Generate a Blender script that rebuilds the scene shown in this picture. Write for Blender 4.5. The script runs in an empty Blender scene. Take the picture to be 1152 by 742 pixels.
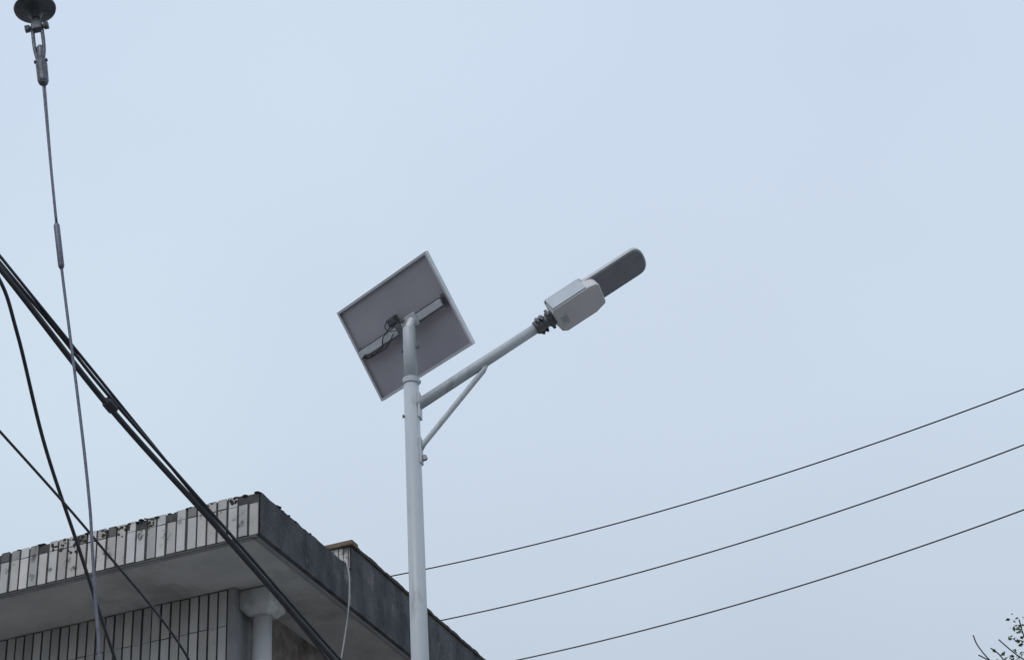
import bpy, bmesh, math, random
from mathutils import Vector, Matrix, noise
random.seed(7)
V=Vector
scene=bpy.context.scene

# ------------------------------------------------------------------ materials
def new_mat(name):
    m=bpy.data.materials.new(name); m.use_nodes=True
    nt=m.node_tree; b=nt.nodes["Principled BSDF"]; return m,nt,b
def mat(name,c1,c2=None,rough=.6,metal=0,scale=6,bump=0,bscale=60,detail=6,lo=.35,hi=.65,stretch=(1,1,1),dirt=None,dirt_scale=2,dirt_amt=(.55,.75),attr=False):
    m,nt,b=new_mat(name); N=nt.nodes; L=nt.links
    c2=c2 or [x*.85 for x in c1]
    tc=N.new("ShaderNodeTexCoord"); mp=N.new("ShaderNodeMapping"); mp.inputs["Scale"].default_value=stretch
    L.new(tc.outputs["Object"],mp.inputs["Vector"])
    n=N.new("ShaderNodeTexNoise"); n.inputs["Scale"].default_value=scale; n.inputs["Detail"].default_value=detail
    L.new(mp.outputs["Vector"],n.inputs["Vector"])
    r=N.new("ShaderNodeValToRGB"); r.color_ramp.elements[0].position=lo; r.color_ramp.elements[1].position=hi
    r.color_ramp.elements[0].color=(*c1,1); r.color_ramp.elements[1].color=(*c2,1)
    L.new(n.outputs["Fac"],r.inputs["Fac"]); col=r.outputs["Color"]
    if attr:
        a=N.new("ShaderNodeAttribute"); a.attribute_name="Col"
        mx=N.new("ShaderNodeMix"); mx.data_type='RGBA'; mx.blend_type='MULTIPLY'; mx.inputs[0].default_value=1
        L.new(col,mx.inputs[6]); L.new(a.outputs["Color"],mx.inputs[7]); col=mx.outputs[2]
    if dirt:
        n2=N.new("ShaderNodeTexNoise"); n2.inputs["Scale"].default_value=dirt_scale; n2.inputs["Detail"].default_value=8; n2.inputs["Roughness"].default_value=.65
        L.new(mp.outputs["Vector"],n2.inputs["Vector"])
        r2=N.new("ShaderNodeValToRGB"); r2.color_ramp.elements[0].position=dirt_amt[0]; r2.color_ramp.elements[1].position=dirt_amt[1]
        L.new(n2.outputs["Fac"],r2.inputs["Fac"])
        mx=N.new("ShaderNodeMix"); mx.data_type='RGBA'
        L.new(r2.outputs["Color"],mx.inputs[0]); L.new(col,mx.inputs[6]); mx.inputs[7].default_value=(*dirt,1); col=mx.outputs[2]
    L.new(col,b.inputs["Base Color"]); b.inputs["Roughness"].default_value=rough; b.inputs["Metallic"].default_value=metal
    if bump:
        n3=N.new("ShaderNodeTexNoise"); n3.inputs["Scale"].default_value=bscale; n3.inputs["Detail"].default_value=6
        L.new(tc.outputs["Object"],n3.inputs["Vector"])
        bp=N.new("ShaderNodeBump"); bp.inputs["Strength"].default_value=bump; bp.inputs["Distance"].default_value=.02
        L.new(n3.outputs["Fac"],bp.inputs["Height"]); L.new(bp.outputs["Normal"],b.inputs["Normal"])
    return m
M={}
M['pole']=mat("pole_white_paint",(.54,.58,.62),(.44,.475,.51),rough=.45,scale=5,stretch=(1,1,.25),dirt=(.29,.29,.30),dirt_scale=9,dirt_amt=(.58,.78))
M['alu']=mat("aluminium_frame",(.72,.74,.78),(.62,.64,.68),rough=.5,metal=.1)
M['galv']=mat("galvanised_channel",(.66,.68,.73),(.56,.58,.62),rough=.5,metal=.1,scale=18)
M['galvshade']=mat("galvanised_flange_shade",(.17,.17,.19),(.13,.13,.15),rough=.6,scale=18)  # same galvanised steel, with the channel's edge shadow put into the colour
M['backsheet']=mat("panel_backsheet",(.46,.44,.50),(.41,.39,.45),rough=.6,scale=3)
M['lampbody']=mat("lamp_painted_aluminium",(.50,.55,.61),(.44,.49,.55),rough=.45,scale=8)
M['lampbox']=mat("lamp_box_plastic",(.64,.63,.65),(.57,.56,.58),rough=.5,scale=5)
M['rim']=mat("lamp_rim",(.60,.63,.65),(.52,.55,.57),rough=.4)
M['lens']=mat("lamp_lens",(.22,.22,.255),(.19,.19,.225),rough=.3,scale=12)
M['darkmetal']=mat("dark_cast_metal",(.09,.10,.11),(.14,.15,.16),rough=.5,metal=.3,scale=20)
M['bolt']=mat("steel_bolts",(.25,.25,.27),(.18,.18,.2),rough=.4,metal=.7)
M['cable']=mat("black_cable",(.020,.022,.032),(.035,.036,.046),rough=.55,scale=15)
M['guy']=mat("steel_strand",(.17,.18,.22),(.10,.11,.14),rough=.5,metal=.4,scale=60)
M['line']=mat("power_line_wire",(.05,.055,.075),(.07,.075,.09),rough=.6)
M['porcelain']=mat("insulator_glaze",(.05,.055,.07),(.08,.085,.10),rough=.25,scale=10)
M['fitting']=mat("hardware_galvanised",(.16,.17,.19),(.09,.095,.11),rough=.5,metal=.5,scale=40,bump=.2)
M['concrete']=mat("soffit_concrete",(.50,.49,.48),(.40,.395,.39),rough=.9,scale=2.2,bump=.3,bscale=14,dirt=(.22,.21,.20),dirt_scale=1.6,dirt_amt=(.52,.78))
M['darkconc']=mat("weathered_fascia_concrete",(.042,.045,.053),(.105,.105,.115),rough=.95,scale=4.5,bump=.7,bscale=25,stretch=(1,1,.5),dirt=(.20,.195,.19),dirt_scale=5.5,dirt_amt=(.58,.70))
M['moss']=mat("dark_moss",(.028,.026,.02),(.07,.06,.045),rough=1,scale=25,bump=.5)
M['tile']=mat("glazed_tile",(.58,.56,.55),(.49,.475,.46),rough=.35,scale=7,attr=True,dirt=(.10,.09,.085),dirt_scale=7,dirt_amt=(.57,.64))
M['walltile']=mat("wall_tile",(.50,.485,.475),(.42,.41,.40),rough=.35,scale=4,attr=True,dirt=(.2,.19,.18),dirt_scale=3,dirt_amt=(.58,.76))
M['grout']=mat("dark_grout",(.055,.055,.06),(.10,.10,.10),rough=.95,scale=20)
M['render']=mat("brown_weathered_render",(.15,.125,.11),(.26,.24,.23),rough=.95,scale=6,bump=.7,bscale=22,dirt=(.06,.05,.045),dirt_scale=5,dirt_amt=(.5,.7))
M['column']=mat("grey_corner_render",(.24,.24,.255),(.30,.30,.31),rough=.9,scale=5)
M['brown']=mat("brown_capping",(.13,.085,.055),(.20,.15,.11),rough=.9,scale=30,bump=.4)
M['pvc']=mat("pvc_downpipe",(.56,.57,.58),(.45,.46,.47),rough=.5,scale=6,stretch=(1,1,.3),dirt=(.30,.29,.28),dirt_scale=6,dirt_amt=(.56,.74))
M['glass']=mat("window_glass",(.03,.04,.05),(.05,.06,.07),rough=.08)
M['wframe']=mat("window_frame",(.6,.6,.6),(.5,.5,.5),rough=.5)
M['door']=mat("door_steel",(.16,.08,.05),(.12,.06,.04),rough=.5)
M['asphalt']=mat("asphalt",(.045,.045,.047),(.06,.06,.062),rough=.9,scale=3,bump=.4,bscale=120)
M['pave']=mat("pavement_concrete",(.38,.375,.36),(.30,.30,.29),rough=.9,scale=1.5,bump=.2,bscale=50)
M['ground']=mat("ground_soil_grass",(.07,.085,.04),(.13,.11,.075),rough=1,scale=.4,bump=.4,bscale=20)
M['paint']=mat("road_paint",(.75,.75,.72),(.6,.6,.58),rough=.7,scale=12)
M['uconc']=mat("pole_concrete",(.34,.33,.31),(.26,.25,.24),rough=.9,scale=4,bump=.2)
M['bark']=mat("bark",(.07,.055,.045),(.035,.028,.024),rough=1,scale=20,bump=.4)
M['leaf']=mat("leaves",(.045,.065,.03),(.09,.11,.05),rough=.6,scale=9,attr=True)
# solar cells: grid of cells
m,nt,b=new_mat("solar_cells"); tc=nt.nodes.new("ShaderNodeTexCoord"); bt=nt.nodes.new("ShaderNodeTexBrick")
bt.offset=0; bt.inputs["Scale"].default_value=1; bt.inputs["Brick Width"].default_value=.1; bt.inputs["Row Height"].default_value=.1; bt.inputs["Mortar Size"].default_value=.0025
bt.inputs["Color1"].default_value=(.012,.02,.06,1); bt.inputs["Color2"].default_value=(.015,.025,.07,1); bt.inputs["Mortar"].default_value=(.5,.5,.52,1)
nt.links.new(tc.outputs["Object"],bt.inputs["Vector"]); nt.links.new(bt.outputs["Color"],b.inputs["Base Color"]); b.inputs["Roughness"].default_value=.12
M['cells']=m

# ------------------------------------------------------------------ mesh helpers
def empty(name,loc=(0,0,0)):
    e=bpy.data.objects.new(name,None); e.location=loc; e.empty_display_size=.3
    scene.collection.objects.link(e); return e
def finish(bm,name,material,parent=None,smooth=False,bevel=0,matrix=None,segs=2):
    bmesh.ops.recalc_face_normals(bm,faces=bm.faces)
    me=bpy.data.meshes.new(name); bm.to_mesh(me); bm.free()
    if smooth:
        for p in me.polygons: p.use_smooth=True
    o=bpy.data.objects.new(name,me); scene.collection.objects.link(o)
    me.materials.append(M[material] if isinstance(material,str) else material)
    if matrix is not None: o.matrix_world=matrix
    if parent:
        o.parent=parent; o.matrix_parent_inverse=Matrix.Translation(-parent.location)
    if bevel:
        md=o.modifiers.new("bevel",'BEVEL'); md.width=bevel; md.segments=segs; md.limit_method='ANGLE'; md.angle_limit=math.radians(35)
    return o
def catmull(pts,n=10):
    P=[V(p) for p in pts]; P=[P[0]*2-P[1]]+P+[P[-1]*2-P[-2]]; out=[]
    for i in range(1,len(P)-2):
        a,b,c,d=P[i-1:i+3]
        for k in range(n):
            t=k/n; out.append(.5*((2*b)+(c-a)*t+(2*a-5*b+4*c-d)*t*t+(3*b-a-3*c+d)*t**3))
    out.append(P[-2]); return out
def sweep(bm,pts,r,seg=10,caps=True):
    pts=[V(p) for p in pts]; rs=r if isinstance(r,(list,tuple)) else [r]*len(pts)
    rings=[]; up=None
    for i,p in enumerate(pts):
        a=pts[max(i-1,0)]; b=pts[min(i+1,len(pts)-1)]; t=(b-a)
        if t.length<1e-7: t=V((0,0,1))
        t.normalize()
        if up is None:
            up=t.orthogonal().normalized()
        else:
            up=(up-t*up.dot(t))
            up=up.normalized() if up.length>1e-6 else t.orthogonal().normalized()
        s=t.cross(up)
        rings.append([bm.verts.new(p+(up*math.cos(2*math.pi*k/seg)+s*math.sin(2*math.pi*k/seg))*rs[i]) for k in range(seg)])
    for A,B in zip(rings,rings[1:]):
        for k in range(seg): bm.faces.new((A[k],A[(k+1)%seg],B[(k+1)%seg],B[k]))
    if caps:
        bm.faces.new(rings[0][::-1]); bm.faces.new(rings[-1])
def tube(name,pts,r,material,parent=None,seg=12,smooth=True,matrix=None):
    bm=bmesh.new(); sweep(bm,pts,r,seg)
    o=finish(bm,name,material,parent,smooth=False,matrix=matrix)
    if smooth:
        for p in o.data.polygons: p.use_smooth=len(p.vertices)==4
    return o
def lathe(bm,prof,mtx,seg=24):
    # prof: (r,h) about local z
    rings=[]
    for r,h in prof:
        rings.append([bm.verts.new(mtx@V((r*math.cos(2*math.pi*k/seg),r*math.sin(2*math.pi*k/seg),h))) for k in range(seg)])
    for A,B in zip(rings,rings[1:]):
        for k in range(seg): bm.faces.new((A[k],A[(k+1)%seg],B[(k+1)%seg],B[k]))
    bm.faces.new(rings[0][::-1]); bm.faces.new(rings[-1])
def box(bm,lo,hi,mp=None):
    f=mp or (lambda a,b,c:V((a,b,c)))
    vs=[bm.verts.new(f(x,y,z)) for x in (lo[0],hi[0]) for y in (lo[1],hi[1]) for z in (lo[2],hi[2])]
    fs=[]
    for q in ((0,1,3,2),(4,6,7,5),(0,4,5,1),(2,3,7,6),(0,2,6,4),(1,5,7,3)): fs.append(bm.faces.new([vs[i] for i in q]))
    return fs
def boxo(name,lo,hi,material,parent=None,mp=None,bevel=0,matrix=None):
    bm=bmesh.new(); box(bm,lo,hi,mp); return finish(bm,name,material,parent,bevel=bevel,matrix=matrix)
def frame(origin,x,y,z):
    m=Matrix.Identity(4)
    for i,a in enumerate((x,y,z)): 
        for j in range(3): m[j][i]=a[j]
    for j in range(3): m[j][3]=origin[j]
    return m
def zto(origin,zdir):
    z=V(zdir).normalized(); x=z.orthogonal().normalized(); y=z.cross(x); return frame(origin,x,y,z)
def prism(bm,outline,z0,z1,inset=0):
    A=[bm.verts.new((x,y,z0)) for x,y in outline]; B=[bm.verts.new((x,y,z1)) for x,y in outline]
    n=len(A)
    for k in range(n): bm.faces.new((A[k],A[(k+1)%n],B[(k+1)%n],B[k]))
    bm.faces.new(A[::-1]); bm.faces.new(B)

# ------------------------------------------------------------------ ground, road, pavement
bm=bmesh.new(); box(bm,(-600,-600,-.5),(600,900,-.15)); finish(bm,"ground",'ground')
bm=bmesh.new(); box(bm,(-200,-3.5,-.149),(200,6.8,-.10)); finish(bm,"road",'asphalt')
road_mark=bmesh.new()
for i in range(-30,31): box(road_mark,(i*6,1.55,-.096),(i*6+3,1.70,-.092))
finish(road_mark,"road_centre_line",'paint')
pv=empty("pavement")
boxo("kerb",(-200,6.802,-.149),(200,7.0,.02),'uconc',pv,bevel=.01)
bm=bmesh.new()
for i in range(-40,40): box(bm,(i*2.0+.004,7.003,-.14),(i*2.0+1.996,24,0.0))
finish(bm,"slabs",'pave',pv)

# ------------------------------------------------------------------ building
C=V((-1.99,12.18,0)); eL=V((-.935,.355,0)); eR=V((.31,.951,0))
def W(a,b,z): return C+eL*a+eR*b+V((0,0,z))
ZS,ZT=7.16,7.50
bld=empty("tiled_house",W(0,0,0))
LA,LB=12.,10.
boxo("roof_slab",(0.012,0.012,ZS),(LA,LB,ZT-.004),'concrete',bld,W)
# body
boxo("walls",(.68,.82,-.1),(LA-.6,LB-.8,ZS-.002),'grout',bld,W)
boxo("side_wall_render",(.655,1.10,-.1),(.678,LB-.8,ZS-.004),'render',bld,W)
boxo("corner_column",(.64,.80,-.1),(.70,1.098,ZS-.004),'column',bld,W,bevel=.006)
# right-hand fascia, weathered concrete : slightly uneven skin
def rough_sheet(name,a,b0,b1,z0,z1,material,amp=.008,step=.05,thick=.02,parent=bld):
    bm=bmesh.new(); nb=int((b1-b0)/step); nz=max(2,int((z1-z0)/step)); g=[]
    for i in range(nb+1):
        row=[]
        for j in range(nz+1):
            b=b0+(b1-b0)*i/nb; z=z0+(z1-z0)*j/nz
            d=noise.noise(V((b*5,z*7,3)))*amp
            if j==nz: z+=noise.noise(V((b*9,7,1)))*.010+noise.noise(V((b*31,2,1)))*.006
            if j==0: z+=noise.noise(V((b*8,1,5)))*.005
            row.append(bm.verts.new(W(a-thick*.0-abs(d)-.004,b,z)))
        g.append(row)
    for i in range(nb):
        for j in range(nz): bm.faces.new((g[i][j],g[i+1][j],g[i+1][j+1],g[i][j+1]))
    # return edges
    top=[bm.verts.new(W(a+.03,b0+(b1-b0)*i/nb,z1+.002)) for i in range(nb+1)]
    bot=[bm.verts.new(W(a+.03,b0+(b1-b0)*i/nb,z0-.004)) for i in range(nb+1)]
    for i in range(nb):
        bm.faces.new((g[i][nz],g[i+1][nz],top[i+1],top[i])); bm.faces.new((g[i][0],bot[i],bot[i+1],g[i+1][0]))
    return finish(bm,name,material,parent)
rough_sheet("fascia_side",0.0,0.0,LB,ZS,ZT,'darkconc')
# drip groove strip under the edge
boxo("drip_edge",(.03,.05,ZS-.018),(.07,LB,ZS-.001),'column',bld,W)
boxo("drip_edge_front",(.075,.03,ZS-.016),(LA,.06,ZS-.001),'column',bld,W)
# tiles
def tiles(name,material,func,a0,a1,rows,pitch,gap,thick,skip=None,pmiss=.0,parent=bld,dark_top=False,jgap=.3):
    bm=bmesh.new(); cl=bm.loops.layers.float_color.new("Col")
    n=int((a1-a0)/pitch)
    for i in range(n):
        x0=a0+i*pitch; colr=random.uniform(.78,1.10); jx=random.uniform(-.003,.003)
        for j,(z0,z1) in enumerate(rows):
            if skip and skip(x0,z0,z1): continue
            if random.random()<pmiss: continue
            s=colr*random.uniform(.93,1.05); warm=random.uniform(-.02,.03)
            if dark_top and j==len(rows)-1:
                if random.random()<.14: continue
                if noise.noise(V((x0*1.7,3,1)))>-.05 and random.random()<.5: s*=random.uniform(.15,.7)
            t=thick*random.uniform(.75,1.2); jz=random.uniform(-.003,.003)
            c=(s*(1+warm),s,s*(1-warm),1)
            for f in box(bm,(x0+gap/2+jx,-t,z0+gap*jgap+jz),(x0+pitch-gap/2+jx,.0,z1-gap*jgap+jz),func):
                for l in f.loops: l[cl]=c
    return finish(bm,name,material,parent)
boxo("fascia_front_bed",(0.004,-.004,ZS+.002),(LA,.011,ZT-.006),'grout',bld,W)
tiles("fascia_tiles",'tile',lambda x,t,z:W(x,-.005+t,z),.0,LA,[(ZS-.004,ZS+.255),(ZS+.258,ZT+.004)],.090,.019,.010,pmiss=.015,dark_top=True,jgap=.12)
wins=[(2.2,4.0,4.3,5.8),(6.2,8.0,4.3,5.8),(2.2,4.0,1.0,2.5),(8.6,9.6,0,2.15)]
def skipw(x,z0,z1): return any(a-.1<x<b and c-.2<z0<d for a,b,c,d in wins)
rows=[]; z=ZS-.01
while z>0: rows.append((z-.30,z)); z-=.30
tiles("wall_tiles",'walltile',lambda x,t,z:W(x,.815+t,z),.705,LA-.6,rows,.088,.018,.009,skip=skipw,pmiss=.006,jgap=.15)
for i,(a0,a1,z0,z1) in enumerate(wins):
    bm=bmesh.new(); t=.06
    for lo,hi in (((a0,.76,z0),(a0+t,.818,z1)),((a1-t,.76,z0),(a1,.818,z1)),((a0+t,.76,z0),(a1-t,.818,z0+t)),((a0+t,.76,z1-t),(a1-t,.818,z1)),(((a0+a1)/2-.025,.762,z0+t),((a0+a1)/2+.025,.818,z1-t))): box(bm,lo,hi,W)
    finish(bm,"window_frame_%d"%i,'wframe',bld)
    boxo("glass_%d"%i if i<3 else "front_door",(a0+t,.80,z0+t),(a1-t,.817,z1-t),'glass' if i<3 else 'door',bld,W)
    if i<3: boxo("sill_%d"%i,(a0-.08,.70,z0-.08),(a1+.08,.806,z0-.003),'concrete',bld,W)
for k,b0 in enumerate((3.6,6.4)):
    for z0 in (1.1,4.3):
        bm=bmesh.new(); t=.06; b1=b0+1.4; z1=z0+1.4
        for lo,hi in (((.60,b0,z0),(.654,b0+t,z1)),((.60,b1-t,z0),(.654,b1,z1)),((.60,b0+t,z0),(.654,b1-t,z0+t)),((.60,b0+t,z1-t),(.654,b1-t,z1))): box(bm,lo,hi,W)
        finish(bm,"side_window_frame",'wframe',bld); boxo("side_glass",(.64,b0+t,z0+t),(.653,b1-t,z1-t),'glass',bld,W)
# parapet along the side, from part-way back
PB=1.70; PZ=7.76
boxo("parapet",(.03,PB+.012,ZT-.002),(.27,LB,PZ-.03),'column',bld,W)
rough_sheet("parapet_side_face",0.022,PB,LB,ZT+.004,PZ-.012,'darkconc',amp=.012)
bm=bmesh.new()
n=320; prev=None
for i in range(n+1):
    b=PB-.01+(LB-PB)*i/n; h=.010+noise.noise(V((b*4,5,2)))*.010+noise.noise(V((b*14,1,2)))*.007; oa=noise.noise(V((b*6,9,2)))*.010
    cur=[bm.verts.new(W(oa,b,PZ-.034)),bm.verts.new(W(oa+.004,b,PZ-.010+h)),bm.verts.new(W(.30,b,PZ-.010+h)),bm.verts.new(W(.30,b,PZ-.034))]
    if prev:
        for k in range(4): bm.faces.new((prev[k],prev[(k+1)%4],cur[(k+1)%4],cur[k]))
    else: bm.faces.new(cur)
    prev=cur
bm.faces.new(prev)
finish(bm,"parapet_capping",'moss',bld)
boxo("parapet_end_cap",(-.01,PB-.03,PZ-.03),(.31,PB+.10,PZ+.012),'brown',bld,W,bevel=.006)
tiles("parapet_end_tiles",'tile',lambda x,t,z:W(x,PB+.010+t,z),.04,.27,[(ZT,PZ-.035)],.046,.009,.010)
# moss clumps on roof edge
bm=bmesh.new()
for i in range(520):
    if random.random()<.60: a,b=random.uniform(-.004,.06),random.triangular(0,LB,0)
    else: a,b=random.triangular(0,8,0),random.uniform(-.012,.05)
    if a>.03 and b>PB: continue
    s=random.uniform(.006,.020); p=W(a,b,ZT+random.uniform(-.012,.004))
    if b>PB and a<.1: continue
    mt=Matrix.Translation(p)@Matrix.Diagonal((s*1.6,s*1.6,s*.5,1))
    r=bmesh.ops.create_icosphere(bm,subdivisions=1,radius=1,matrix=mt)
# flat black algae patches creeping down over the fascia tiles
for i in range(900):
    a=random.uniform(.0,7); 
    dens=noise.noise(V((a*2.1,8,4)))+.5*noise.noise(V((a*7,2,4)))
    if dens<.08: continue
    dz=abs(random.gauss(0,.05))*(.6+dens*1.5); s=random.uniform(.006,.017)
    p=W(a,-.016,ZT-.01-min(dz,.17))
    mt=Matrix.Translation(p)@frame((0,0,0),eL,V((-eL.y,eL.x,0)),V((0,0,1)))@Matrix.Diagonal((s*random.uniform(.7,1.3),.004,s*random.uniform(.6,1.3),1))
    bmesh.ops.create_icosphere(bm,subdivisions=1,radius=1,matrix=mt)
finish(bm,"roof_edge_moss",'moss',bld)
# rain hopper and downpipe
hp=W(.50,1.02,0)
bm=bmesh.new()
def sq(hw,z): return [bm.verts.new(hp+eL*(sx*hw)+eR*(sy*hw)+V((0,0,z))) for sx,sy in ((-1,-1),(1,-1),(1,1),(-1,1))]
secs=[sq(.138,7.155),sq(.142,7.13),sq(.140,7.00),sq(.115,6.975),sq(.09,6.945)]
for A,B in zip(secs,secs[1:]):
    for k in range(4): bm.faces.new((A[k],A[(k+1)%4],B[(k+1)%4],B[k]))
bm.faces.new(secs[0]); bm.faces.new(secs[-1][::-1])
finish(bm,"rain_hopper",'pvc',bld,bevel=.012)
tube("downpipe",[hp+V((0,0,z)) for z in (6.955,4,1,.1)],.078,'pvc',bld,seg=24)
for zz in (6.55,4.4,2.2): 
    bm=bmesh.new(); lathe(bm,[(.086,-.02),(.086,.02)],Matrix.Translation(hp+V((0,0,zz)))); finish(bm,"pipe_clip",'pvc',bld,smooth=False)
# loose thin wire hanging off the parapet
tube("loose_wire",catmull([W(.03,1.55,7.53),W(-.03,1.5,7.5),W(-.05,1.52,7.3),W(-.03,1.48,6.9),W(.1,1.5,6.4),W(.4,1.6,5.9),W(.64,1.7,5.5)],10),.007,'pvc',bld,seg=6)

# ------------------------------------------------------------------ solar street lamp
sl=empty("solar_street_lamp",(-.67,10,0))
PX,PY=-.67,10.
tube("pole_shaft",[(PX,PY,z) for z in (0,.02,3.5,5.2,7.14)],[.075,.075,.060,.0535,.049],'pole',sl,seg=32)
tube("pole_top_tube",[(PX,PY,7.12),(PX,PY,7.545),(PX,PY,7.556)],[.0445,.044,.038],'pole',sl,seg=32)
bm=bmesh.new(); lathe(bm,[(.18,0.001),(.18,.02)],Matrix.Translation((PX,PY,0)),4); finish(bm,"base_plate",'pole',sl)
bm=bmesh.new(); lathe(bm,[(.050,-.022),(.056,-.018),(.056,.018),(.050,.022)],Matrix.Translation((PX,PY,7.155)),32); finish(bm,"collar",'pole',sl)
bm=bmesh.new()
for z,azs in ((7.155,(10,190)),(7.40,(-20,160)),(6.585,(15,)),(6.90,(195,))):
    for az in azs:
        d=V((math.cos(math.radians(az)),math.sin(math.radians(az)),0))
        lathe(bm,[(.008,.03),(.008,.054),(.012,.054),(.012,.062)],zto(V((PX,PY,z)),d),6)
finish(bm,"collar_bolts",'bolt',sl)
d=V((.863,-.121,.489)).normalized()
A0=V((-.67,10.0,6.955)); E=A0+d*1.02
tube("arm",[A0,A0+d*.5,E],[.0375,.036,.034],'pole',sl,seg=24)
# weld saddle + brace
tube("arm_brace",[V((-.625,9.993,6.66)),V((-.60,9.99,6.70)),V((-.20,9.935,7.165)),V((-.185,9.932,7.20))],[.018]*4,'pole',sl,seg=16)
bm=bmesh.new(); hdir=V((.99,-.139,0)); sdir=V((.139,.99,0))
box(bm,(.045,-.03,6.56),(.058,.03,6.74),lambda a,b,c:V((PX,PY,0))+hdir*a+sdir*b+V((0,0,c)))
box(bm,(.045,-.035,6.88),(.060,.035,7.06),lambda a,b,c:V((PX,PY,0))+hdir*a+sdir*b+V((0,0,c)))
finish(bm,"weld_plates",'pole',sl,bevel=.003)
bm=bmesh.new(); lathe(bm,[(.018,-.012),(.018,.012)],zto(V((-.60,9.99,6.60)),sdir),16); finish(bm,"brace_foot_bolt",'bolt',sl)
# ---- lamp head
rho=math.radians(23)
w=V((.139,.990,0)); u=d.cross(w); u=u if u.z>0 else -u; u.normalize(); w=(w-d*w.dot(d)).normalized()
Yd=(w*math.cos(rho)-u*math.sin(rho)).normalized()
Zd=d.cross(Yd); Zd.normalize()
if Zd.z<0: Zd=-Zd
LM=frame(A0+d*.97,d,Yd,Zd)   # local: x along, y to far/low side, z up
def lfin(bm,name,material,bevel=0,smooth=False,segs=2):
    for v in bm.verts: v.co=LM@v.co
    return finish(bm,name,material,sl,bevel=bevel,smooth=smooth,segs=segs)
bm=bmesh.new()
def lx(prof,cz=0):   # lathe about x axis
    rings=[]; seg=24
    for r,h in prof: rings.append([bm.verts.new((h,r*math.cos(2*math.pi*k/seg),cz+r*math.sin(2*math.pi*k/seg))) for k in range(seg)])
    for A,B in zip(rings,rings[1:]):
        for k in range(seg): bm.faces.new((A[k],A[(k+1)%seg],B[(k+1)%seg],B[k]))
    bm.faces.new(rings[0][::-1]); bm.faces.new(rings[-1])
lx([(.040,-.02),(.046,-.012),(.046,.03),(.040,.034),(.040,.075),(.052,.08),(.052,.10),(.046,.12),(.06,.15)])
box(bm,(.0,-.06,-.012),(.06,.06,.012)); box(bm,(.085,-.065,-.03),(.105,.065,.03))
for y in (-.05,.05):
    for x in (.015,.045): box(bm,(x-.008,y-.008,-.03),(x+.008,y+.008,.024))
lfin(bm,"spigot_adapter",'darkmetal',bevel=.003)
# housing: chamfered plan outline, deep box
HW=.104
out=[(.115,-.075),(.130,-HW),(.40,-HW),(.44,-.096),(.462,-.088),(.470,-.072),(.465,.070),(.455,.082),(.38,HW),(.155,HW),(.12,.082)]
bm=bmesh.new(); prism(bm,out,-.078,.046); 
lfin(bm,"battery_housing",'lampbox',bevel=.010,segs=4)
# near side cheek (painted aluminium)
bm=bmesh.new(); box(bm,(.128,-HW-.007,-.068),(.385,-HW-.0005,.060))
box(bm,(.12,-.106,.0465),(.40,.106,.060))
lfin(bm,"cooling_cheek",'lampbody',bevel=.002)
# LED plate with round end
def stadium(x0,x1,hw,n=18):
    cr=hw*.62; o=[(x0,-hw),(x1-cr*1.25,-hw)]
    for k in range(1,n):
        a=-math.pi/2+math.pi*k/n; c,s=math.cos(a),math.sin(a)
        o.append((x1-cr*1.25+abs(c)**.75*cr*1.25, math.copysign(abs(s)**.85,s)*hw))
    o+=[(x1-cr*1.25,hw),(x0,hw)]; return o
bm=bmesh.new(); prism(bm,stadium(.38,.845,.104),.006,.036); lfin(bm,"led_plate",'rim',bevel=.006,segs=3)
bm=bmesh.new(); prism(bm,stadium(.40,.833,.093),-.001,.0055); lfin(bm,"led_lens",'lens',bevel=.003)
# rating label on housing underside
bm=bmesh.new(); box(bm,(.145,-.03,-.0805),(.20,.055,-.0783)); lfin(bm,"rating_label",'rim')
bm=bmesh.new()
for k in range(5): box(bm,(.151+k*.009,-.022,-.0815),(.1535+k*.009,-.022+random.uniform(.03,.07),-.0806))
lfin(bm,"label_print",'bolt')

# ---- solar panel
ph=math.radians(46.5); ti=math.radians(56.6)
h=V((math.cos(ph),-math.sin(ph),0)); n_=V((math.sin(ph),math.cos(ph),0)); v=(n_*math.cos(ti)-V((0,0,1))*math.sin(ti)).normalized(); Nn=h.cross(v).normalized()
PC=V((-.714,10.15,7.652)); PM=frame(PC,h,v,Nn); PW,PH=.955/2,.68/2
def pbox(name,parts,material,bevel=0):
    bm=bmesh.new()
    for lo,hi in parts: box(bm,lo,hi)
    return finish(bm,name,material,sl,bevel=bevel,matrix=PM)
T=.016; D=.030
pbox("panel_frame",[((-PW,-PH,-D/2),(PW,-PH+.004,D/2)),((-PW,PH-.004,-D/2),(PW,PH,D/2)),((-PW,-PH+.004,-D/2),(-PW+.004,PH-.004,D/2)),((PW-.004,-PH+.004,-D/2),(PW,PH-.004,D/2)),
 ((-PW+.004,-PH+.004,-D/2),(PW-.004,-PH+T,-D/2+.002)),((-PW+.004,PH-T,-D/2),(PW-.004,PH-.004,-D/2+.002)),((-PW+.004,-PH+T,-D/2),(-PW+T,PH-T,-D/2+.002)),((PW-T,-PH+T,-D/2),(PW-.004,PH-T,-D/2+.002))],'alu')
pbox("panel_backsheet",[((-PW+.0045,-PH+.0045,.004),(PW-.0045,PH-.0045,.008))],'backsheet')
pbox("panel_cells",[((-PW+.0045,-PH+.0045,.0085),(PW-.0045,PH-.0045,.012))],'cells')
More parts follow.
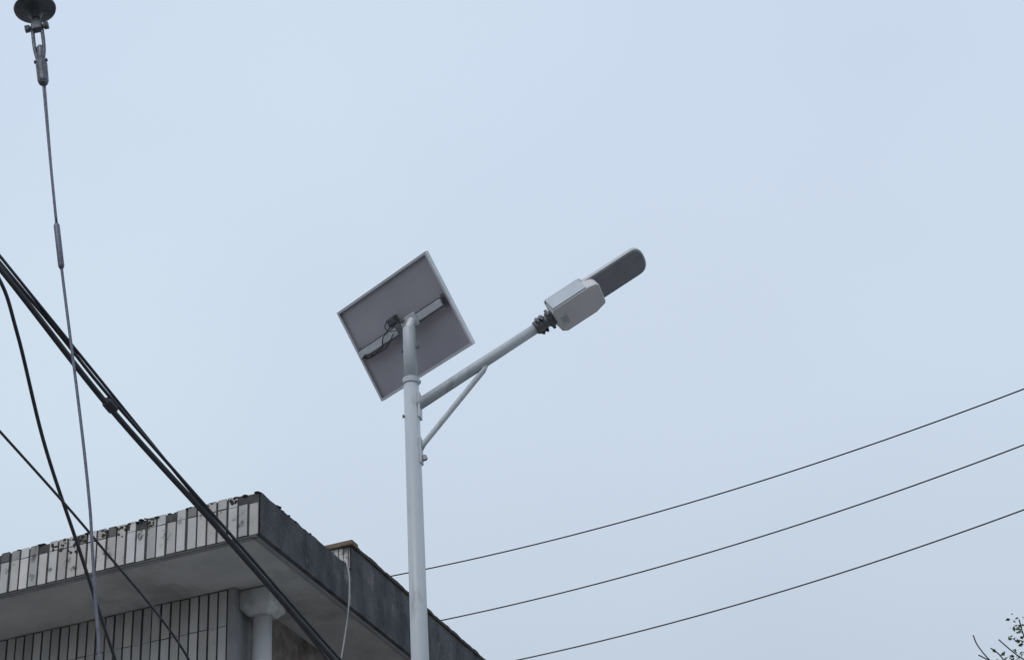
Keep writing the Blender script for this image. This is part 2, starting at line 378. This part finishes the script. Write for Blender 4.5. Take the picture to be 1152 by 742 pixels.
# support channel (C section) along the long axis, with return lips
pbox("support_channel",[((-.43,-.024,-.052),(.43,.024,-.049))],'galv')
pbox("channel_flanges",[((-.43,-.032,-.052),(.43,-.0245,-.0155)),((-.43,.0245,-.052),(.43,.032,-.0155))],'galvshade')  # real flanges, coloured dark to draw shadow lines along the channel
pbox("junction_box",[((-.10,-.105,-.022),(-.01,-.050,.0035)),((-.09,-.098,-.027),(-.02,-.057,-.022))],'darkmetal',bevel=.003)
pbox("channel_clips",[((-.45,-.05,-.020),(-.42,.05,-.0155)),((.42,-.05,-.020),(.45,.05,-.0155)),((-.02,-.04,-.058),(.03,.04,-.0525))],'bolt')
# tilt head joining pole top to channel
top=V((PX,PY,7.50)); loc=PM.inverted()@top
bm=bmesh.new()
q=PM@V((loc.x,.0,-.055))
sweep(bm,[V((PX,PY,7.50)),V((PX,PY,7.55)),q+Nn*.002],[.03,.032,.030],16)
finish(bm,"tilt_head",'galv',sl)
pbox("tilt_plate",[((loc.x-.05,-.045,-.060),(loc.x+.05,.045,-.053))],'galv',bevel=.003)
# cables
def pc(pts): return [PM@V(p) for p in pts]
tube("panel_cable",catmull(pc([(-.08,-.05,-.03),(-.13,-.02,-.065),(-.16,.0,-.07),(-.22,.04,-.045),(-.29,.045,-.04),(-.36,.05,-.035),(-.40,.035,-.05),(-.37,.02,-.065),(-.30,.05,-.05),(-.2,.055,-.045),(-.1,.03,-.065),(-.03,.01,-.09)]),8),.004,'cable',sl,seg=8)
tube("panel_cable_2",catmull(pc([(-.02,-.05,-.03),(.04,-.06,-.05),(.07,-.02,-.065),(.03,-.05,-.08),(-.04,-.085,-.07),(-.09,-.06,-.07),(-.06,-.02,-.08),(0,0,-.09)]),8),.0035,'cable',sl,seg=8)
pbox("cable_connectors",[((-.35,.042,-.050),(-.30,.056,-.036)),((-.41,.022,-.066),(-.38,.036,-.052))],'cable',bevel=.004)

# ------------------------------------------------------------------ utility pole with guy, off to the left
up=empty("utility_pole",(-4.3,8.6,0))
tube("shaft",[(-4.3,8.6,0),(-4.3,8.6,12)],[.17,.10],'uconc',up,seg=24)
boxo("crossarm",(-5.5,8.42,10.12),(-2.75,8.52,10.22),'fitting',up,bevel=.005)
tube("crossarm_strut",[(-4.3,8.45,9.4),(-3.45,8.46,10.12)],.025,'fitting',up)
for x in (-5.35,-4.75,-3.7):
    bm=bmesh.new(); lathe(bm,[(.02,0),(.03,.05),(.07,.06),(.03,.10),(.06,.12),(.03,.16),(.04,.2),(.02,.22)],Matrix.Translation((x,8.47,10.22)),16); finish(bm,"pin_insulator",'porcelain',up)
# string direction
t0=V((-2.89,8.6,9.26)); t1=V((-2.76,8.6,8.47)); sd=(t0-t1).normalized()
ia=empty("guy_wire_assembly",t0)
IM=zto(t0,sd)
for k,off in enumerate((0.0,.20,.40)):
    bm=bmesh.new(); lathe(bm,[(.020,-.085),(.030,-.080),(.030,-.06),(.045,-.055),(.048,-.035),(.075,-.036),(.080,-.02),(.105,-.024),(.112,-.008),(.128,-.010),(.132,.004),(.118,.022),(.075,.040),(.050,.055),(.048,.10),(.030,.115)],IM@Matrix.Translation((0,0,off)),40)
    finish(bm,"insulator_disc",'porcelain',ia,smooth=True)
tube("hanger_rod",[t0+sd*.5,t0+sd*.9],.014,'fitting',ia)
xs=V((1,0,0))-sd*sd.x; xs.normalize()
def gm(a,c,s): return t0+xs*a+V((0,1,0))*c-sd*s     # s metres down the string
bm=bmesh.new()
lathe(bm,[(.014,-.02),(.014,.09)],zto(gm(0,0,.16),sd),12)
box(bm,(-.034,-.026,.115),(.034,.026,.185),gm)
finish(bm,"ball_clevis",'fitting',ia,bevel=.010)
bm=bmesh.new()
sweep(bm,[gm(-.066,0,.155),gm(.066,0,.155)],.016,10)
for sx in (-.060,.058): lathe(bm,[(.027,-.014),(.027,.014)],zto(gm(sx,0,.155),xs),6)
finish(bm,"shackle_pin",'fitting',ia)
bm=bmesh.new()
for sx in (-1,1): sweep(bm,catmull([gm(sx*.026,0,.145),gm(sx*.030,0,.22),gm(sx*.028,0,.34),gm(sx*.012,0,.46)],6),.012,8)
finish(bm,"shackle",'fitting',ia,smooth=True)
bm=bmesh.new()
sweep(bm,[gm(.005,0,.31),gm(.005,0,.325),gm(.004,0,.40),gm(.003,0,.43),gm(.002,0,.46),gm(.001,0,.60),gm(.001,0,.62),gm(0,0,.63)],[.012,.022,.024,.022,.036,.034,.026,.012],12)
sweep(bm,[gm(-.042,0,.435),gm(.042,0,.435)],.012,8)
finish(bm,"wedge_clamp",'fitting',ia,bevel=.002)
gp=[gm(0,0,.60),V((-2.675,8.6,7.88)),V((-2.58,8.6,7.29)),V((-2.34,8.6,5.90)),V((-2.21,8.6,4.88)),V((-1.60,8.6,.3)),V((-1.57,8.6,0.0))]
tube("guy_strand",catmull(gp,10),.0085,'guy',ia,seg=8)
sa,sb=V((-2.632,8.6,7.60)),V((-2.578,8.6,7.275))
tube("strand_splice",[sa,sa*.94+sb*.06,sa*.06+sb*.94,sb],[.010,.018,.018,.010],'guy',ia,seg=12)
tube("splice_tail",catmull([gm(.01,0,.62),V((-2.685,8.58,8.0)),V((-2.628,8.59,7.6))],8),.005,'guy',ia,seg=6)

# service cables
sc=empty("service_cables",(-4.2,8.5,8.9))
def cab(name,pts,r,seg=10): return tube(name,catmull(pts,12),r,'cable',sc,seg=seg)
wallR=W(.655,7,4.6); 
cab("main_bundle",[(-4.2,8.35,9.0),(-3.55,8.45,8.08),(-2.94,8.6,7.31),(-2.40,9.2,6.67),(-1.86,10,6.18),(-1.30,11,5.69),(-.84,12,5.33),(-.35,14.5,4.85),wallR],.018,12)
cab("main_bundle_strand",[(-4.2,8.36,9.1),(-3.55,8.47,8.13),(-2.94,8.6,7.345),(-2.65,8.9,7.02),(-2.39,9.18,6.72),(-1.85,9.98,6.215),(-1.28,11,5.72),(-.80,12,5.36),(-.33,14.5,4.88),wallR+V((0,0,.1))],.010,8)
cab("upper_cable",[(-4.2,8.34,9.2),(-3.55,8.45,8.2),(-2.94,8.6,7.385),(-2.40,9.2,6.77),(-2.06,10,6.47),(-1.74,11,6.24),(-1.45,12,6.05),(-1.2,13.5,5.9),W(.655,4.2,5.9)],.009,8)
cab("drop_cable",[(-4.2,8.3,8.9),(-3.3,8.42,7.75),(-2.93,8.5,7.22),(-2.865,8.8,6.98),(-2.80,9.3,6.506),(-2.736,10,6.121),(-2.724,11,5.786),(-2.72,12.3,5.5),W(1.08,.815,5.4)],.011,8)
cab("thin_drop",[(-4.2,8.32,8.3),(-3.5,8.6,7.0),(-2.975,9,6.453),(-2.629,10,6.173),(-2.241,11,5.752),(-2.2,12.3,5.4),W(.76,.815,5.3)],.008,8)
bm=bmesh.new(); lathe(bm,[(.020,-.05),(.034,-.03),(.034,.03),(.020,.05)],zto(V((-2.40,9.2,6.685)),V((.5,.7,-.5))),10); finish(bm,"cable_clamp",'cable',sc)

# ------------------------------------------------------------------ distant power lines with poles
pl=empty("power_lines",(2,24,12))
def pw(name,p,q,zmid,zc,k):
    pts=[]
    for i in range(61):
        x=12-20*i/60; y=p[1]+(x-p[0])*(q[1]-p[1])/(q[0]-p[0]); pts.append((x,y,zmid+k*(x-zc)**2))
    tube(name,pts,.0105,'line',pl,seg=6); return pts
E1=pw("wire_1",(6.72,20.92),(-1.57,25.63),12.30,2.6,.0117)
E2=pw("wire_2",(6.69,21.37),(-1.43,26.27),11.70,2.6,.0118)
E3=pw("wire_3",(6.67,21.91),(-.42,26.34),11.03,2.9,.0122)
for tag,idx,px in (("a",0,12.35),("b",-1,-8.35)):
    y0=(E1[idx][1]+E3[idx][1])/2; e=empty("utility_pole",(px,y0,0))
    tube("shaft",[(px,y0,0),(px,y0,E1[idx][2]+.25)],[.19,.11],'uconc',e,seg=20)
    for Q in (E1,E2,E3):
        q=V(Q[idx]); tube("bracket",[(px,y0,q.z-.05),(q.x,q.y,q.z-.05)],.03,'fitting',e,seg=8)
        bm=bmesh.new(); lathe(bm,[(.03,-.1),(.06,-.08),(.04,-.05),(.06,-.03),(.02,0)],Matrix.Translation(q),12); finish(bm,"insulator",'porcelain',e)

# ------------------------------------------------------------------ tree at the right
tr=empty("leafy_tree",(4.9,14.2,0)); rnd=random.Random(11)
bm=bmesh.new(); lf=bmesh.new(); cl=lf.loops.layers.float_color.new("Col")
def leaf(p,s):
    nrm=V((rnd.gauss(0,1),rnd.gauss(0,1),rnd.gauss(0,1)+.5)).normalized(); x=nrm.orthogonal().normalized(); x=Matrix.Rotation(rnd.uniform(0,6.28),3,nrm)@x; y=nrm.cross(x)
    f=lf.faces.new([lf.verts.new(p+x*s*a+y*s*b+nrm*s*c) for a,b,c in ((0,0,0),(.45,.28,.06),(1,0,0),(.45,-.28,.06))])
    c=rnd.uniform(.6,1.4)
    for l in f.loops: l[cl]=(c,c,c*.9,1)
def branch(p,dr,ln,r,depth):
    pts=[p]; q=V(p); dd=V(dr)
    for i in range(5):
        dd=(dd+V((rnd.gauss(0,.13),rnd.gauss(0,.13),rnd.gauss(.03,.1)))).normalized(); q=q+dd*ln/5; 
        if q.z>6.45 : dd.z*=.2
        pts.append(q.copy())
    sweep(bm,pts,[r*(1-.13*i) for i in range(6)],6 if depth<3 else 4)
    if depth>=3:
        for i in range(16): 
            if (rnd.random()<.9): leaf(pts[rnd.randint(1,5)]+V((rnd.gauss(0,.05),rnd.gauss(0,.05),rnd.gauss(0,.05))),rnd.uniform(.05,.10))
    if depth<4:
        for k in range(rnd.randint(3,4)):
            i=rnd.randint(2,5); a=rnd.uniform(0,6.28); s=V((math.cos(a),math.sin(a),rnd.uniform(.1,.8)))
            branch(pts[i],(dd*.6+s*.8).normalized(),ln*.62,r*.5,depth+1)
branch(V((4.9,14.2,0)),V((0,0,1)),2.6,.13,0)
# top sprays that reach into view
def spray(pts,r): sweep(bm,catmull(pts,4),r,5)
sp=[[(4.6,14.1,5.0),(4.25,14.05,5.9),(4.08,14,6.35),(4.03,14,6.62),(4.02,14,6.76)],
    [(4.08,14,6.35),(3.95,14,6.45),(3.86,14,6.55),(3.82,14,6.60)],
    [(4.25,14.05,5.9),(3.9,14,6.2),(3.72,14,6.42),(3.64,14,6.56),(3.62,14,6.65)],
    [(3.72,14,6.42),(3.66,14,6.46),(3.63,14,6.48)],[(3.9,14,6.2),(3.84,14,6.38),(3.80,14,6.47),(3.74,14,6.53)],
    [(4.08,14,6.35),(4.12,14,6.55),(4.16,14,6.70)],[(4.3,14.05,5.8),(4.25,14,6.3),(4.28,14,6.6),(4.25,14,6.8)]]
for s in sp: spray(s,.0055)
for c,nn in ((V((4.00,14,6.72)),16),(V((3.97,14,6.56)),22),(V((3.93,14,6.42)),20),(V((4.10,14,6.62)),24),(V((4.04,14,6.42)),34),(V((4.24,14,6.7)),30),(V((3.82,14,6.42)),8)):
    for i in range(nn): leaf(c+V((rnd.gauss(0,.035),rnd.gauss(0,.06),rnd.gauss(0,.04))),rnd.uniform(.025,.055))
finish(bm,"trunk_and_limbs",'bark',tr); finish(lf,"foliage",'leaf',tr)

# ------------------------------------------------------------------ sky and light
SE,SA=math.radians(50),math.radians(-150)
wd=bpy.data.worlds.new("World"); scene.world=wd; wd.use_nodes=True; nt=wd.node_tree; N=nt.nodes; L=nt.links
bg=N["Background"]
sky=N.new("ShaderNodeTexSky"); sky.sky_type='NISHITA'; sky.sun_disc=False; sky.sun_elevation=SE; sky.sun_rotation=SA; sky.dust_density=3; sky.air_density=1.2
sc1=N.new("ShaderNodeVectorMath"); sc1.operation='SCALE'; sc1.inputs["Scale"].default_value=.10
L.new(sky.outputs["Color"],sc1.inputs[0])
tc=N.new("ShaderNodeTexCoord"); sx=N.new("ShaderNodeSeparateXYZ"); L.new(tc.outputs["Generated"],sx.inputs[0])
rp=N.new("ShaderNodeValToRGB"); e=rp.color_ramp.elements
e[0].position=.0; e[0].color=(.56,.61,.68,1); e[1].position=1; e[1].color=(.68,.78,.92,1)
for pos,c in ((.33,(.60,.69,.79)),(.46,(.665,.775,.89)),(.62,(.675,.785,.925))):
    q=e.new(pos); q.color=(*c,1)
L.new(sx.outputs["Z"],rp.inputs["Fac"])
ns=N.new("ShaderNodeTexNoise"); ns.inputs["Scale"].default_value=2.2; ns.inputs["Detail"].default_value=3; ns.inputs["Roughness"].default_value=.45
L.new(tc.outputs["Generated"],ns.inputs["Vector"])
r2=N.new("ShaderNodeValToRGB"); r2.color_ramp.elements[0].position=.3; r2.color_ramp.elements[1].position=.7
r2.color_ramp.elements[0].color=(.94,.92,.96,1); r2.color_ramp.elements[1].color=(1.03,1.04,1.03,1)
L.new(ns.outputs["Fac"],r2.inputs["Fac"])
mu=N.new("ShaderNodeMix"); mu.data_type='RGBA'; mu.blend_type='MULTIPLY'; mu.inputs[0].default_value=1
L.new(rp.outputs["Color"],mu.inputs[6]); L.new(r2.outputs["Color"],mu.inputs[7])
mx=N.new("ShaderNodeMix"); mx.data_type='RGBA'; mx.inputs[0].default_value=.88
L.new(sc1.outputs[0],mx.inputs[6]); L.new(mu.outputs[2],mx.inputs[7])
L.new(mx.outputs[2],bg.inputs["Color"]); bg.inputs["Strength"].default_value=1.0
sun=bpy.data.lights.new("sun",'SUN'); sun.energy=.8; sun.angle=math.radians(15); sun.color=(1,.97,.93)
so=bpy.data.objects.new("sun",sun); scene.collection.objects.link(so)
dr=V((math.cos(SE)*math.sin(SA),math.cos(SE)*math.cos(SA),math.sin(SE)))
so.rotation_euler=dr.to_track_quat('Z','Y').to_euler(); so.location=(0,0,30)

# ------------------------------------------------------------------ camera
cd=bpy.data.cameras.new("camera"); co=bpy.data.objects.new("camera",cd); scene.collection.objects.link(co); scene.camera=co
cd.sensor_width=36; cd.lens=62.5; cd.clip_end=3000
p=math.radians(30.5); r=math.radians(3.8)
F=V((0,math.cos(p),math.sin(p))); R0=V((1,0,0)); U0=V((0,-math.sin(p),math.cos(p)))
U=U0*math.cos(r)+R0*math.sin(r); R=R0*math.cos(r)-U0*math.sin(r)
co.matrix_world=frame((0,0,1.6),R,U,-F)
vs=scene.view_settings; vs.view_transform='Standard'; vs.look='None'; vs.exposure=0; vs.gamma=1
